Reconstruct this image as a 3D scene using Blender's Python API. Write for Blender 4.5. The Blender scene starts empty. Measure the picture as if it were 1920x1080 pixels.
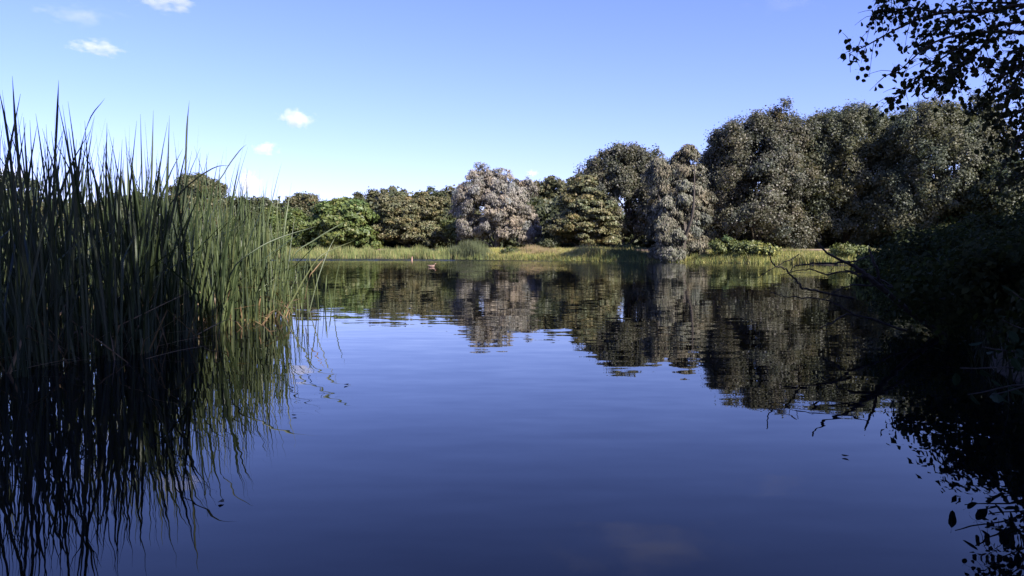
import bpy, math, random
import numpy as np
from mathutils import Vector

# ------------------------------------------------------------------ camera, sky, sun, exposure
SC = bpy.context.scene
COL = SC.collection
R = math.radians
F_PX, CX, CY, HORIZON, CAM_H = 1507.0, 960.0, 540.0, 462.0, 1.15
PITCH = math.atan((CY - HORIZON) / F_PX)

cam_d = bpy.data.cameras.new('camera')
cam = bpy.data.objects.new('camera', cam_d)
COL.objects.link(cam)
cam.location = (0, 0, CAM_H)
cam.rotation_euler = (R(90) - PITCH, 0, 0)
cam_d.sensor_width = 36.0
cam_d.lens = F_PX / 1920 * 36.0
cam_d.clip_start, cam_d.clip_end = 0.05, 9000
SC.camera = cam

SUN_AZ, SUN_EL = R(44), R(37)            # azimuth measured from straight behind the camera towards the right
to_sun = Vector((math.sin(SUN_AZ) * math.cos(SUN_EL), -math.cos(SUN_AZ) * math.cos(SUN_EL), math.sin(SUN_EL)))
world = bpy.data.worlds.new('World')
SC.world = world
world.use_nodes = True
wn, wl = world.node_tree.nodes, world.node_tree.links
wn.clear()
sky = wn.new('ShaderNodeTexSky')
sky.sky_type = 'NISHITA'
sky.sun_disc = False
sky.sun_elevation = SUN_EL
sky.sun_rotation = math.pi - SUN_AZ      # clockwise from +Y
sky.altitude = 0
sky.air_density, sky.dust_density, sky.ozone_density = 1.0, 0.35, 2.2
tint = wn.new('ShaderNodeMix'); tint.data_type = 'RGBA'; tint.blend_type = 'MULTIPLY'
tint.inputs['Factor'].default_value = 1.0
tint.inputs[7].default_value = (0.98, 0.94, 1.66, 1)
bg = wn.new('ShaderNodeBackground'); bg.inputs['Strength'].default_value = 0.07
wo = wn.new('ShaderNodeOutputWorld')
wl.new(sky.outputs[0], tint.inputs[6]); wl.new(tint.outputs[2], bg.inputs[0]); wl.new(bg.outputs[0], wo.inputs[0])

sun_d = bpy.data.lights.new('sun', 'SUN')
sun_d.energy, sun_d.angle, sun_d.color = 5.0, R(0.53), (1.0, 0.93, 0.84)
sun = bpy.data.objects.new('sun', sun_d)
COL.objects.link(sun)
sun.rotation_euler = (-to_sun).to_track_quat('-Z', 'Y').to_euler()
sun.location = to_sun * 60

vs = SC.view_settings
vs.view_transform, vs.look, vs.exposure, vs.gamma = 'Standard', 'None', 1.24, 1.0
vs.use_curve_mapping = False
SC.cycles.volume_bounces = 6
SC.cycles.max_bounces = 10
SC.cycles.diffuse_bounces = 3
SC.cycles.sample_clamp_indirect = 6

# ------------------------------------------------------------------ helpers
rng = np.random.default_rng(7)
random.seed(7)
CP, SP = math.cos(PITCH), math.sin(PITCH)

def at(px, py, D):
    """The point D metres ahead of the camera (along +Y) that lies behind photo position px, py."""
    u, v = (px - CX) / F_PX, (CY - py) / F_PX
    dy, dz = CP + v * SP, -SP + v * CP
    return np.array([u * D / dy, D, CAM_H + dz * D / dy])

def tag(o, label=None, cat=None, group=None, kind=None):
    if label: o['label'] = label
    if cat: o['category'] = cat
    if group: o['group'] = group
    if kind: o['kind'] = kind
    return o

def link(o, parent=None):
    COL.objects.link(o)
    if parent is not None: o.parent = parent
    return o

def empty(name, loc, label, cat, group=None):
    o = bpy.data.objects.new(name, None)
    o.location = loc
    o.empty_display_size = 0.2
    link(o)
    return tag(o, label, cat, group)

def mesh_np(name, V, Fq, mat, col=None, smooth=False):
    """V (n,3), Fq (m,k) equal-sized faces."""
    me = bpy.data.meshes.new(name)
    V = np.ascontiguousarray(V, dtype=np.float32); Fq = np.ascontiguousarray(Fq, dtype=np.int32)
    k = Fq.shape[1]
    me.vertices.add(len(V)); me.vertices.foreach_set('co', V.ravel())
    me.loops.add(Fq.size); me.loops.foreach_set('vertex_index', Fq.ravel())
    me.polygons.add(len(Fq))
    me.polygons.foreach_set('loop_start', np.arange(0, Fq.size, k, dtype=np.int32))
    me.polygons.foreach_set('loop_total', np.full(len(Fq), k, dtype=np.int32))
    if smooth: me.polygons.foreach_set('use_smooth', np.ones(len(Fq), dtype=bool))
    if col is not None:
        a = me.color_attributes.new('tone', 'FLOAT_COLOR', 'POINT')
        c4 = np.ones((len(V), 4), dtype=np.float32); c4[:, :3] = col
        a.data.foreach_set('color', c4.ravel())
    me.materials.append(mat)
    me.update(calc_edges=True)
    return me

def mesh_py(name, verts, faces, mat, smooth=False):
    me = bpy.data.meshes.new(name)
    me.from_pydata([tuple(map(float, v)) for v in verts], [], faces)
    if smooth:
        for p in me.polygons: p.use_smooth = True
    me.materials.append(mat)
    me.update()
    return me

def obj(name, me, parent=None, loc=None):
    o = bpy.data.objects.new(name, me)
    if loc is not None: o.location = loc
    return link(o, parent)

class Tubes:
    """Collects tapered tubes (quads) into one mesh."""
    def __init__(s, sides=6): s.V, s.F, s.n, s.k = [], [], 0, sides
    def add(s, pts, rad):
        pts = np.asarray(pts, float); m = len(pts); k = s.k
        rad = np.broadcast_to(np.asarray(rad, float), (m,)) if np.ndim(rad) else np.full(m, rad)
        tan = np.gradient(pts, axis=0); tan /= np.linalg.norm(tan, axis=1)[:, None] + 1e-9
        ref = np.array([0.31, 0.17, 0.93]) if abs(tan[:, 2]).mean() < .8 else np.array([0.9, 0.3, 0.1])
        a = np.cross(tan, ref); a /= np.linalg.norm(a, axis=1)[:, None] + 1e-9
        b = np.cross(tan, a)
        th = np.arange(k) / k * 2 * np.pi
        ring = pts[:, None, :] + rad[:, None, None] * (np.cos(th)[None, :, None] * a[:, None, :] + np.sin(th)[None, :, None] * b[:, None, :])
        s.V.append(ring.reshape(-1, 3))
        i = np.arange(m - 1)[:, None] * k; j = np.arange(k)[None, :]; j2 = (j + 1) % k
        s.F.append(np.stack([i + j, i + j2, i + k + j2, i + k + j], -1).reshape(-1, 4) + s.n)
        s.n += m * k
    def mesh(s, name, mat): return mesh_np(name, np.vstack(s.V), np.vstack(s.F), mat, smooth=True)

def curve(pts, n=12, wob=0.0, r=rng):
    """Smooth polyline through pts (Catmull-Rom), with a little wander."""
    p = np.asarray(pts, float)
    if len(p) == 2: q = p[0] + (p[1] - p[0]) * np.linspace(0, 1, n)[:, None]
    else:
        e = np.vstack([2 * p[0] - p[1], p, 2 * p[-1] - p[-2]]); q = []
        per = max(2, n // (len(p) - 1))
        for i in range(len(p) - 1):
            t = np.linspace(0, 1, per, endpoint=False)[:, None]
            a, b, c, d = e[i], e[i + 1], e[i + 2], e[i + 3]
            q.append(.5 * (2 * b + (c - a) * t + (2 * a - 5 * b + 4 * c - d) * t ** 2 + (3 * b - a - 3 * c + d) * t ** 3))
        q = np.vstack(q + [p[-1:]])
    if wob:
        w = r.normal(0, wob, q.shape); w[0] = 0
        q = q + w
    return q

def unit(v): return v / (np.linalg.norm(v, axis=-1, keepdims=True) + 1e-9)

def diamonds(P, N, L, W, C, r, fold=0.25, along=None):
    """Leaf-shaped quads at P with normals N, lengths L, widths W, colours C."""
    n = len(P)
    t = r.normal(size=(n, 3)) if along is None else along + r.normal(size=(n, 3)) * .35
    t = unit(t - N * (t * N).sum(1, keepdims=True)); b = np.cross(N, t)
    L = np.broadcast_to(L, (n,))[:, None]; W = np.broadcast_to(W, (n,))[:, None]
    V = np.stack([P - t * L * .5, P + b * W * .5 + N * W * fold, P + t * L * .5, P - b * W * .5 + N * W * fold], 1).reshape(-1, 3)
    return V, np.arange(4 * n).reshape(n, 4), np.repeat(C, 4, axis=0)

def kites(P, N, L, W, C, r, along=None):
    """As diamonds, one triangle each: for crowns far away."""
    n = len(P)
    t = r.normal(size=(n, 3)) if along is None else along + r.normal(size=(n, 3)) * .35
    t = unit(t - N * (t * N).sum(1, keepdims=True)); b = np.cross(N, t)
    L = np.broadcast_to(L, (n,))[:, None]; W = np.broadcast_to(W, (n,))[:, None]
    V = np.stack([P + t * L * .6, P - t * L * .4 + b * W * .6, P - t * L * .4 - b * W * .6], 1).reshape(-1, 3)
    return V, np.arange(3 * n).reshape(n, 3), np.repeat(C, 3, axis=0)

# ------------------------------------------------------------------ materials
def new_mat(name):
    m = bpy.data.materials.new(name); m.use_nodes = True
    n, l = m.node_tree.nodes, m.node_tree.links
    n.clear()
    return m, n, l

def leaf_mat(name, rough=.5, spec=.35, trans=.3, tcol=(1.15, 1.2, .6)):
    m, n, l = new_mat(name)
    at_ = n.new('ShaderNodeAttribute'); at_.attribute_name = 'tone'
    p = n.new('ShaderNodeBsdfPrincipled'); p.inputs['Roughness'].default_value = rough
    p.inputs['Specular IOR Level'].default_value = spec
    tr = n.new('ShaderNodeBsdfTranslucent')
    mu = n.new('ShaderNodeMix'); mu.data_type = 'RGBA'; mu.blend_type = 'MULTIPLY'; mu.inputs['Factor'].default_value = 1
    mu.inputs[7].default_value = (*tcol, 1)
    mx = n.new('ShaderNodeMixShader'); mx.inputs[0].default_value = trans
    o = n.new('ShaderNodeOutputMaterial')
    l.new(at_.outputs['Color'], p.inputs['Base Color']); l.new(at_.outputs['Color'], mu.inputs[6]); l.new(mu.outputs[2], tr.inputs[0])
    l.new(p.outputs[0], mx.inputs[1]); l.new(tr.outputs[0], mx.inputs[2]); l.new(mx.outputs[0], o.inputs[0])
    return m

def plain_leaf_mat(name, c1, c2, rough=.45, trans=.25, scale=8.):
    m, n, l = new_mat(name)
    tc = n.new('ShaderNodeTexCoord'); nz = n.new('ShaderNodeTexNoise'); nz.inputs['Scale'].default_value = scale
    oi = n.new('ShaderNodeObjectInfo')
    ad = n.new('ShaderNodeMath'); ad.operation = 'ADD'
    sb = n.new('ShaderNodeMath'); sb.operation = 'MULTIPLY_ADD'; sb.inputs[1].default_value = .8; sb.inputs[2].default_value = -.4
    rp = n.new('ShaderNodeMix'); rp.data_type = 'RGBA'
    rp.inputs[6].default_value = (*c1, 1); rp.inputs[7].default_value = (*c2, 1)
    p = n.new('ShaderNodeBsdfPrincipled'); p.inputs['Roughness'].default_value = rough; p.inputs['Specular IOR Level'].default_value = .12
    tr = n.new('ShaderNodeBsdfTranslucent'); mx = n.new('ShaderNodeMixShader'); mx.inputs[0].default_value = trans
    o = n.new('ShaderNodeOutputMaterial')
    l.new(tc.outputs['Object'], nz.inputs['Vector']); l.new(oi.outputs['Random'], sb.inputs[0])
    l.new(nz.outputs[0], ad.inputs[0]); l.new(sb.outputs[0], ad.inputs[1]); l.new(ad.outputs[0], rp.inputs[0])
    l.new(rp.outputs[2], p.inputs['Base Color']); l.new(rp.outputs[2], tr.inputs[0])
    l.new(p.outputs[0], mx.inputs[1]); l.new(tr.outputs[0], mx.inputs[2]); l.new(mx.outputs[0], o.inputs[0])
    return m

def bark_mat(name, c1, c2):
    m, n, l = new_mat(name)
    tc = n.new('ShaderNodeTexCoord'); mp = n.new('ShaderNodeMapping'); mp.inputs['Scale'].default_value = (9, 9, 2.2)
    nz = n.new('ShaderNodeTexNoise'); nz.inputs['Scale'].default_value = 2; nz.inputs['Detail'].default_value = 6
    rp = n.new('ShaderNodeValToRGB'); rp.color_ramp.elements[0].position = .35; rp.color_ramp.elements[1].position = .7
    rp.color_ramp.elements[0].color = (*c1, 1); rp.color_ramp.elements[1].color = (*c2, 1)
    bp = n.new('ShaderNodeBump'); bp.inputs['Strength'].default_value = .6; bp.inputs['Distance'].default_value = .03
    p = n.new('ShaderNodeBsdfPrincipled'); p.inputs['Roughness'].default_value = .85
    o = n.new('ShaderNodeOutputMaterial')
    l.new(tc.outputs['Object'], mp.inputs[0]); l.new(mp.outputs[0], nz.inputs['Vector']); l.new(nz.outputs[0], rp.inputs[0])
    l.new(rp.outputs[0], p.inputs['Base Color']); l.new(nz.outputs[0], bp.inputs['Height']); l.new(bp.outputs[0], p.inputs['Normal'])
    l.new(p.outputs[0], o.inputs[0])
    return m

M_LEAF = leaf_mat('foliage')
M_SILVER = leaf_mat('silver_foliage', rough=.6, spec=.3, trans=.22, tcol=(1, 1.02, .8))
M_REED = leaf_mat('reed_blade', rough=.42, spec=.45, trans=.22, tcol=(1.1, 1.2, .5))
M_SHADE = leaf_mat('shade_foliage', rough=.8, spec=.06, trans=.3)
M_BARK = bark_mat('bark', (.035, .028, .022), (.11, .09, .07))
M_TWIG = bark_mat('dead_wood', (.022, .018, .015), (.06, .05, .042))

def ground_mat():
    m, n, l = new_mat('meadow_ground')
    g = n.new('ShaderNodeNewGeometry')
    n1 = n.new('ShaderNodeTexNoise'); n1.inputs['Scale'].default_value = .35; n1.inputs['Detail'].default_value = 7
    n2 = n.new('ShaderNodeTexNoise'); n2.inputs['Scale'].default_value = 6; n2.inputs['Detail'].default_value = 5
    r1 = n.new('ShaderNodeValToRGB'); e = r1.color_ramp.elements
    e[0].position, e[0].color = .36, (.12, .115, .045, 1); e[1].position, e[1].color = .66, (.21, .175, .085, 1)
    r2 = n.new('ShaderNodeValToRGB'); e = r2.color_ramp.elements
    e[0].position, e[0].color = .4, (.55, .5, .45, 1); e[1].position, e[1].color = .65, (1.15, 1.1, 1.0, 1)
    mu = n.new('ShaderNodeMix'); mu.data_type = 'RGBA'; mu.blend_type = 'MULTIPLY'; mu.inputs['Factor'].default_value = 1
    sep = n.new('ShaderNodeSeparateXYZ')
    mr = n.new('ShaderNodeMapRange'); mr.inputs[1].default_value = .02; mr.inputs[2].default_value = .22
    mud = n.new('ShaderNodeMix'); mud.data_type = 'RGBA'; mud.inputs[6].default_value = (.045, .032, .022, 1)
    bp = n.new('ShaderNodeBump'); bp.inputs['Strength'].default_value = .8; bp.inputs['Distance'].default_value = .08
    p = n.new('ShaderNodeBsdfPrincipled'); p.inputs['Roughness'].default_value = .95
    o = n.new('ShaderNodeOutputMaterial')
    l.new(g.outputs['Position'], n1.inputs['Vector']); l.new(g.outputs['Position'], n2.inputs['Vector']); l.new(g.outputs['Position'], sep.inputs[0])
    l.new(n1.outputs[0], r1.inputs[0]); l.new(n2.outputs[0], r2.inputs[0]); l.new(r1.outputs[0], mu.inputs[6]); l.new(r2.outputs[0], mu.inputs[7])
    l.new(sep.outputs['Z'], mr.inputs[0]); l.new(mr.outputs[0], mud.inputs['Factor']); l.new(mu.outputs[2], mud.inputs[7])
    l.new(mud.outputs[2], p.inputs['Base Color']); l.new(n2.outputs[0], bp.inputs['Height']); l.new(bp.outputs[0], p.inputs['Normal'])
    l.new(p.outputs[0], o.inputs[0])
    return m

def path_mat():
    m, n, l = new_mat('sandy_path')
    g = n.new('ShaderNodeNewGeometry'); nz = n.new('ShaderNodeTexNoise'); nz.inputs['Scale'].default_value = 3; nz.inputs['Detail'].default_value = 6
    r = n.new('ShaderNodeValToRGB'); r.color_ramp.elements[0].color = (.2, .13, .1, 1); r.color_ramp.elements[1].color = (.42, .3, .24, 1)
    p = n.new('ShaderNodeBsdfPrincipled'); p.inputs['Roughness'].default_value = .95
    o = n.new('ShaderNodeOutputMaterial')
    l.new(g.outputs['Position'], nz.inputs['Vector']); l.new(nz.outputs[0], r.inputs[0]); l.new(r.outputs[0], p.inputs['Base Color']); l.new(p.outputs[0], o.inputs[0])
    return m

def water_mat():
    m, n, l = new_mat('lake_water')
    g = n.new('ShaderNodeNewGeometry')
    def vm(op, a, b=None):
        x = n.new('ShaderNodeVectorMath'); x.operation = op
        l.new(a, x.inputs[0])
        if isinstance(b, tuple): x.inputs[1].default_value = b
        elif b is not None: l.new(b, x.inputs[1])
        return x.outputs[0]
    def wave(sx, sy, rot, detail, amp, off):
        mp = n.new('ShaderNodeMapping'); mp.inputs['Scale'].default_value = (sx, sy, 1); mp.inputs['Rotation'].default_value = (0, 0, R(rot))
        mp.inputs['Location'].default_value = off
        l.new(g.outputs['Position'], mp.inputs[0])
        nz = n.new('ShaderNodeTexNoise'); nz.inputs['Scale'].default_value = 1; nz.inputs['Detail'].default_value = detail
        l.new(mp.outputs[0], nz.inputs['Vector'])
        c = vm('SUBTRACT', nz.outputs['Color'], (.5, .5, .5))
        return vm('MULTIPLY', c, (amp * sx / (sx + sy) * 1.6, amp, 0))
    w1 = wave(1.5, 5.0, 6, 1.5, .030, (3, 7, 0))
    w2 = wave(5, 9, -12, 1.0, .010, (11, 2, 0))
    w3 = wave(.12, .5, 3, 1.0, .008, (1, 5, 0))
    # calm and lightly ruffled patches: large patches scale the ripples
    mp = n.new('ShaderNodeMapping'); mp.inputs['Scale'].default_value = (.05, .13, 1); l.new(g.outputs['Position'], mp.inputs[0])
    nz = n.new('ShaderNodeTexNoise'); nz.inputs['Scale'].default_value = 1; nz.inputs['Detail'].default_value = 2
    l.new(mp.outputs[0], nz.inputs['Vector'])
    mr = n.new('ShaderNodeMapRange'); mr.inputs[1].default_value = .35; mr.inputs[2].default_value = .68; mr.inputs[3].default_value = .55; mr.inputs[4].default_value = 1.25
    l.new(nz.outputs[0], mr.inputs[0])
    # a breeze reaches the open water by the far left shore
    sep = n.new('ShaderNodeSeparateXYZ'); l.new(g.outputs['Position'], sep.inputs[0])
    def mth(op, a, b, c=None):
        x = n.new('ShaderNodeMath'); x.operation = op
        for i, v in enumerate((a, b, c)):
            if v is None: continue
            if isinstance(v, (int, float)): x.inputs[i].default_value = v
            else: l.new(v, x.inputs[i])
        return x.outputs[0]
    far = mth('MULTIPLY_ADD', sep.outputs['X'], .12, sep.outputs['Y'])
    fr = n.new('ShaderNodeMapRange'); fr.inputs[1].default_value = 60.5; fr.inputs[2].default_value = 66.0; fr.inputs[3].default_value = 0; fr.inputs[4].default_value = 45.0
    l.new(far, fr.inputs[0])
    op = n.new('ShaderNodeMapRange'); op.inputs[1].default_value = 24; op.inputs[2].default_value = 62; op.inputs[3].default_value = 1.0; op.inputs[4].default_value = 8   # the middle of the lake is less sheltered
    l.new(sep.outputs['Y'], op.inputs[0])
    amp = mth('ADD', mth('MULTIPLY', mr.outputs[0], op.outputs[0]), fr.outputs[0])
    s = vm('ADD', vm('ADD', w1, w2), w3)
    sc = n.new('ShaderNodeVectorMath'); sc.operation = 'SCALE'; l.new(s, sc.inputs[0]); l.new(amp, sc.inputs['Scale'])
    # towards the far shore only the near faces of the wavelets are seen
    ss = n.new('ShaderNodeSeparateXYZ'); l.new(sc.outputs[0], ss.inputs[0])
    fm = n.new('ShaderNodeMapRange'); fm.inputs[1].default_value = 22; fm.inputs[2].default_value = 46; l.new(sep.outputs['Y'], fm.inputs[0])
    face = mth('MULTIPLY', mth('ABSOLUTE', ss.outputs['Y'], 0), -1.2)
    mxf = n.new('ShaderNodeMix'); l.new(fm.outputs[0], mxf.inputs[0]); l.new(ss.outputs['Y'], mxf.inputs[2]); l.new(face, mxf.inputs[3])
    cb = n.new('ShaderNodeCombineXYZ'); l.new(ss.outputs['X'], cb.inputs[0]); l.new(mxf.outputs[0], cb.inputs[1])
    nn = vm('NORMALIZE', vm('ADD', cb.outputs[0], (0, 0, 1)))
    p = n.new('ShaderNodeBsdfPrincipled')
    p.inputs['Base Color'].default_value = (.001, .002, .004, 1); p.inputs['Roughness'].default_value = .0
    p.inputs['IOR'].default_value = 1.27
    l.new(nn, p.inputs['Normal'])
    o = n.new('ShaderNodeOutputMaterial'); l.new(p.outputs[0], o.inputs[0])
    return m

# ------------------------------------------------------------------ ground and water
SHORE = np.array([(-22, 79), (-10, 75), (-1.8, 69.5), (3.4, 64.5), (7.6, 60.5), (10.4, 58.3), (13.7, 56), (17, 52.5), (21, 48), (20.5, 41), (16.5, 31),
                  (10.8, 19.5), (6.6, 11.5), (4.3, 7.2), (3.4, 5), (3.0, 3), (2.2, 1.4), (0, .9), (-4, 1.1), (-7, 3), (-9.5, 7), (-12, 14), (-17, 25),
                  (-26, 40), (-36, 60), (-33, 74), (-28, 79)], float)

def shore_dist(x, y):
    """Signed distance to the shoreline: > 0 on land."""
    P = np.stack([x, y], -1)[..., None, :]
    A = SHORE; B = np.roll(SHORE, -1, 0); d = B - A
    t = np.clip(((P - A) * d).sum(-1) / (d * d).sum(-1), 0, 1)
    dist = np.linalg.norm(P - (A + d * t[..., None]), axis=-1).min(-1)
    c = (A[:, 1] > P[..., 1]) != (B[:, 1] > P[..., 1])
    xi = d[:, 0] * (P[..., 1] - A[:, 1]) / np.where(d[:, 1] == 0, 1e-9, d[:, 1]) + A[:, 0]
    inside = (c & (P[..., 0] < xi)).sum(-1) % 2 == 1
    return np.where(inside, -dist, dist)

def ground_z(x, y):
    x, y = np.asarray(x, float), np.asarray(y, float)
    s = shore_dist(x, y) + .35 * np.sin(x * 1.1 + .5 * y) * np.sin(y * .8) * .6
    land = .30 * (1 - np.exp(-np.maximum(s, 0) / .5)) + .75 * (1 - np.exp(-np.maximum(s, 0) / 6)) + .05 * np.sin(x * .7) * np.sin(y * .9)
    land = np.where(s > 0, np.minimum(land, s * .8 + .3 * s), 0)
    return np.where(s > 0, land, np.maximum(-1.2, s * .6) - .02)

def axis(lo, hi, step, far):
    core = np.arange(lo, hi + step, step)
    g = [step * 1.35 ** i for i in range(1, 40)]
    up = core[-1] + np.cumsum(g); dn = core[0] - np.cumsum(g)
    return np.concatenate([dn[dn > -far][::-1], core, up[up < far]])

gx, gy = axis(-50, 40, .6, 4000), axis(-4, 95, .6, 4000)
GX, GY = np.meshgrid(gx, gy)
GZ = np.concatenate([ground_z(GX[i:i + 20], GY[i:i + 20]) for i in range(0, len(gy), 20)])
ny, nx = GX.shape
idx = np.arange(nx * ny).reshape(ny, nx)
quads = np.stack([idx[:-1, :-1], idx[:-1, 1:], idx[1:, 1:], idx[1:, :-1]], -1).reshape(-1, 4)
ground = obj('ground', mesh_np('ground', np.stack([GX, GY, GZ], -1).reshape(-1, 3), quads, ground_mat(), smooth=True))
tag(ground, kind='structure')

wv = [(-48, -1), (34, -1), (34, 92), (-48, 92)]
water = obj('lake_water', mesh_py('lake_water', [(x, y, 0) for x, y in wv], [(0, 1, 2, 3)], water_mat()))
tag(water, kind='structure')

pp = np.array([(-40, 92), (-28, 87.5), (-17, 85), (-8, 81.5), (-1, 78), (5, 72.5), (11, 68), (17, 63), (24, 58)], float)
pc = curve(np.c_[pp, np.zeros(len(pp))], 90)
pt = unit(np.gradient(pc, axis=0)); pn = np.c_[-pt[:, 1], pt[:, 0]]
pv = []
for k, w in enumerate((-.75, -.25, .25, .75)):
    q = pc[:, :2] + pn * (w + .12 * np.sin(np.arange(len(pc)) * (.6 + k * .1))[:, None])
    pv.append(np.c_[q, ground_z(q[:, 0], q[:, 1]) + .03])
pv = np.stack(pv, 1).reshape(-1, 3)
pi = np.arange(len(pc) * 4).reshape(-1, 4)
path = obj('path', mesh_np('path', pv, np.stack([pi[:-1, :-1], pi[:-1, 1:], pi[1:, 1:], pi[1:, :-1]], -1).reshape(-1, 4), path_mat()))
tag(path, kind='structure')

# ------------------------------------------------------------------ trees
def pick(pal, n, r):
    c = np.array([p[0] for p in pal], float); w = np.array([p[1] for p in pal], float)
    return c[r.choice(len(pal), n, p=w / w.sum())]

def crown_points(lobes, n_bough, bough_r, r, zmin=None, sq=2.9, inset=.55):
    """Bough centres spread over the outside of a union of ellipsoids (cx, cy, cz, rx, ry, rz)."""
    lobes = np.array(lobes, float)
    area = (lobes[:, 3] * lobes[:, 4] + lobes[:, 3] * lobes[:, 5] + lobes[:, 4] * lobes[:, 5])
    out, nr = [], []
    ph = r.uniform(0, 6.28, 6)
    tries = 0
    while len(out) < n_bough and tries < n_bough * 30:
        tries += 1
        k = r.choice(len(lobes), p=area / area.sum())
        u = unit(r.normal(size=3))
        if u[2] < -.75: continue
        c, rad = lobes[k, :3], lobes[k, 3:]
        a = math.atan2(u[1], u[0])
        bump = 1 + .07 * math.sin(3 * a + ph[0] + 2 * u[2]) + .05 * math.sin(5 * a + ph[1] - 4 * u[2]) + .05 * math.sin(7 * u[2] + ph[2] + a)
        depth = r.choice([r.uniform(.82, 1.08), r.uniform(.45, .82)], p=[.7, .3])
        su = u / (np.abs(u) ** sq).sum() ** (1 / sq)
        p = c + su * np.maximum(rad * bump - bough_r * inset, rad * .3) * depth
        if zmin is not None and p[2] < zmin: continue
        q = (p - lobes[:, :3]) / lobes[:, 3:]
        inside = (np.linalg.norm(q, axis=1) < .6); inside[k] = False
        if inside.any() and r.random() < .8: continue
        out.append(p); nr.append(unit(u / rad))
    return np.array(out), np.array(nr)

def foliage(lobes, r, n_bough, bough_r, n_sub, sub_r, n_leaf, leaf, aspect, pal, flat=.7, droop=.15, up=.45, jit=.6, zmin=None, hang=0., tri=False, sq=2.9, inset=.55):
    B, BN = crown_points(lobes, n_bough, bough_r, r, zmin, sq, inset)
    nb = len(B)
    br = bough_r * r.uniform(.65, 1.3, nb)
    # sub clumps on the outer half of each bough
    d = unit(r.normal(size=(nb, n_sub, 3)) + BN[:, None, :] * .75 + np.array([0, 0, .25]))
    S = B[:, None, :] + d * (br[:, None] * r.uniform(.45, 1.05, (nb, n_sub)))[..., None] * np.array([1, 1, flat])
    S[..., 2] -= droop * (np.linalg.norm((S - B[:, None, :])[..., :2], axis=-1)) ** 1.5
    SN = unit(d * .7 + BN[:, None, :] * .5 + np.array([0, 0, up]))
    S, SN = S.reshape(-1, 3), SN.reshape(-1, 3)
    ns = len(S)
    sr = sub_r * r.uniform(.6, 1.35, ns)
    o = r.normal(size=(ns, n_leaf, 3)) * .55
    if hang:                                    # leaves strung along hanging twigs
        hz = r.random((ns, n_leaf)) ** 1.3
        o[..., :2] *= (.55 + .3 * hz)[..., None]
        o[..., 2] = o[..., 2] * .35 - hz * hang
    else: o[..., 2] *= flat
    P = (S[:, None, :] + o * sr[:, None, None]).reshape(-1, 3)
    N = unit((SN[:, None, :] + unit(o) * .35 + r.normal(size=o.shape) * jit).reshape(-1, 3))
    n = len(P)
    bt = np.repeat(r.uniform(.86, 1.14, nb), n_sub * n_leaf); st = np.repeat(r.uniform(.88, 1.14, ns), n_leaf)
    C = pick(pal, n, r) * (bt * st * r.uniform(.82, 1.18, n))[:, None]
    hue = np.repeat(r.normal(0, .06, nb), n_sub * n_leaf)
    C = C * np.stack([1 + hue, np.ones(n), 1 - hue], 1)
    L = leaf * r.uniform(.7, 1.35, n)
    along = None
    if hang: along = np.tile(np.array([0, 0, -1.0]), (n, 1)) + unit(o).reshape(-1, 3) * .6
    V, F, CC = (kites(P, N, L * 1.08, L * aspect * 1.2, np.clip(C, 0, .9), r, along=along) if tri else diamonds(P, N, L, L * aspect, np.clip(C, 0, .9), r, along=along))
    return V, F, CC, B, BN

def make_tree(name, label, base, lobes, seed, pal, trunk_r, trunk_top, mat=None, group=None, trunks=1, limbs=14, wood=None, **kw):
    r = np.random.default_rng(seed)
    root = empty(name, tuple(base), label, 'tree', group)
    V, F, C, B, BN = foliage(lobes, r, pal=pal, tri=True, **kw)
    obj('crown', mesh_np('crown', V, F, mat or M_LEAF, C), root)
    T = Tubes(7)
    for k in range(trunks):
        off = np.array([r.normal(0, .3), r.normal(0, .3), 0]) * (k > 0)
        top = np.array([r.normal(0, .25) + off[0] * 3, r.normal(0, .25) + off[1] * 3, trunk_top])
        stem = curve([off + [0, 0, -.35], off + [r.normal(0, .08), 0, trunk_top * .18], (off + top) * .5 + [r.normal(0, .2), r.normal(0, .2), 0], top], 16)
        T.add(stem, trunk_r * (1 - .85 * np.linspace(0, 1, len(stem)) ** .9) * np.r_[1.5, 1.2, np.ones(len(stem) - 2)])
        for b in r.choice(len(B), min(len(B), limbs // trunks), replace=False):
            tgt = B[b]; h = np.clip((tgt[2] - .25 * np.linalg.norm(tgt[:2])) / trunk_top * .8, .1, .9)
            s = stem[int(h * (len(stem) - 1))]
            mid = s * .45 + tgt * .55 + [0, 0, .08 * np.linalg.norm(tgt - s)]
            c = curve([s, mid, tgt], 8)
            T.add(c, trunk_r * .38 * (1 - .85 * np.linspace(0, 1, len(c))))
    obj('trunk', T.mesh('trunk', wood or M_BARK), root)
    return root

OLIVE = [((.078, .080, .036), 4), ((.098, .092, .048), 3), ((.06, .066, .03), 2), ((.12, .10, .055), 1)]
OLIVE = [(tuple(1.25 * v for v in c), w) for c, w in OLIVE]
BROWN = [((.105, .098, .050), 4), ((.090, .090, .042), 3), ((.135, .112, .058), 2), ((.070, .075, .034), 2)]
BROWN = [(tuple(1.5 * v for v in c), w) for c, w in BROWN]
BRIGHT = [((.098, .122, .034), 4), ((.12, .14, .04), 2), ((.075, .098, .028), 3), ((.15, .14, .05), .6)]
BRIGHT = [((1.08 * c[0], 1.14 * c[1], 1.15 * c[2]), w) for c, w in BRIGHT]
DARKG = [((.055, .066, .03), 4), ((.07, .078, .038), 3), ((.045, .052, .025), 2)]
WILLOW = [((.24, .208, .188), 4), ((.205, .182, .15), 3), ((.285, .245, .225), 2), ((.15, .138, .105), 2)]
WILLOW = [((1.12 * c[0], 1.16 * c[1], 1.1 * c[2]), w) for c, w in WILLOW]
WILLOW2 = [((.20, .185, .13), 4), ((.17, .162, .11), 3), ((.25, .22, .17), 2), ((.11, .115, .07), 2)]
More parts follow.
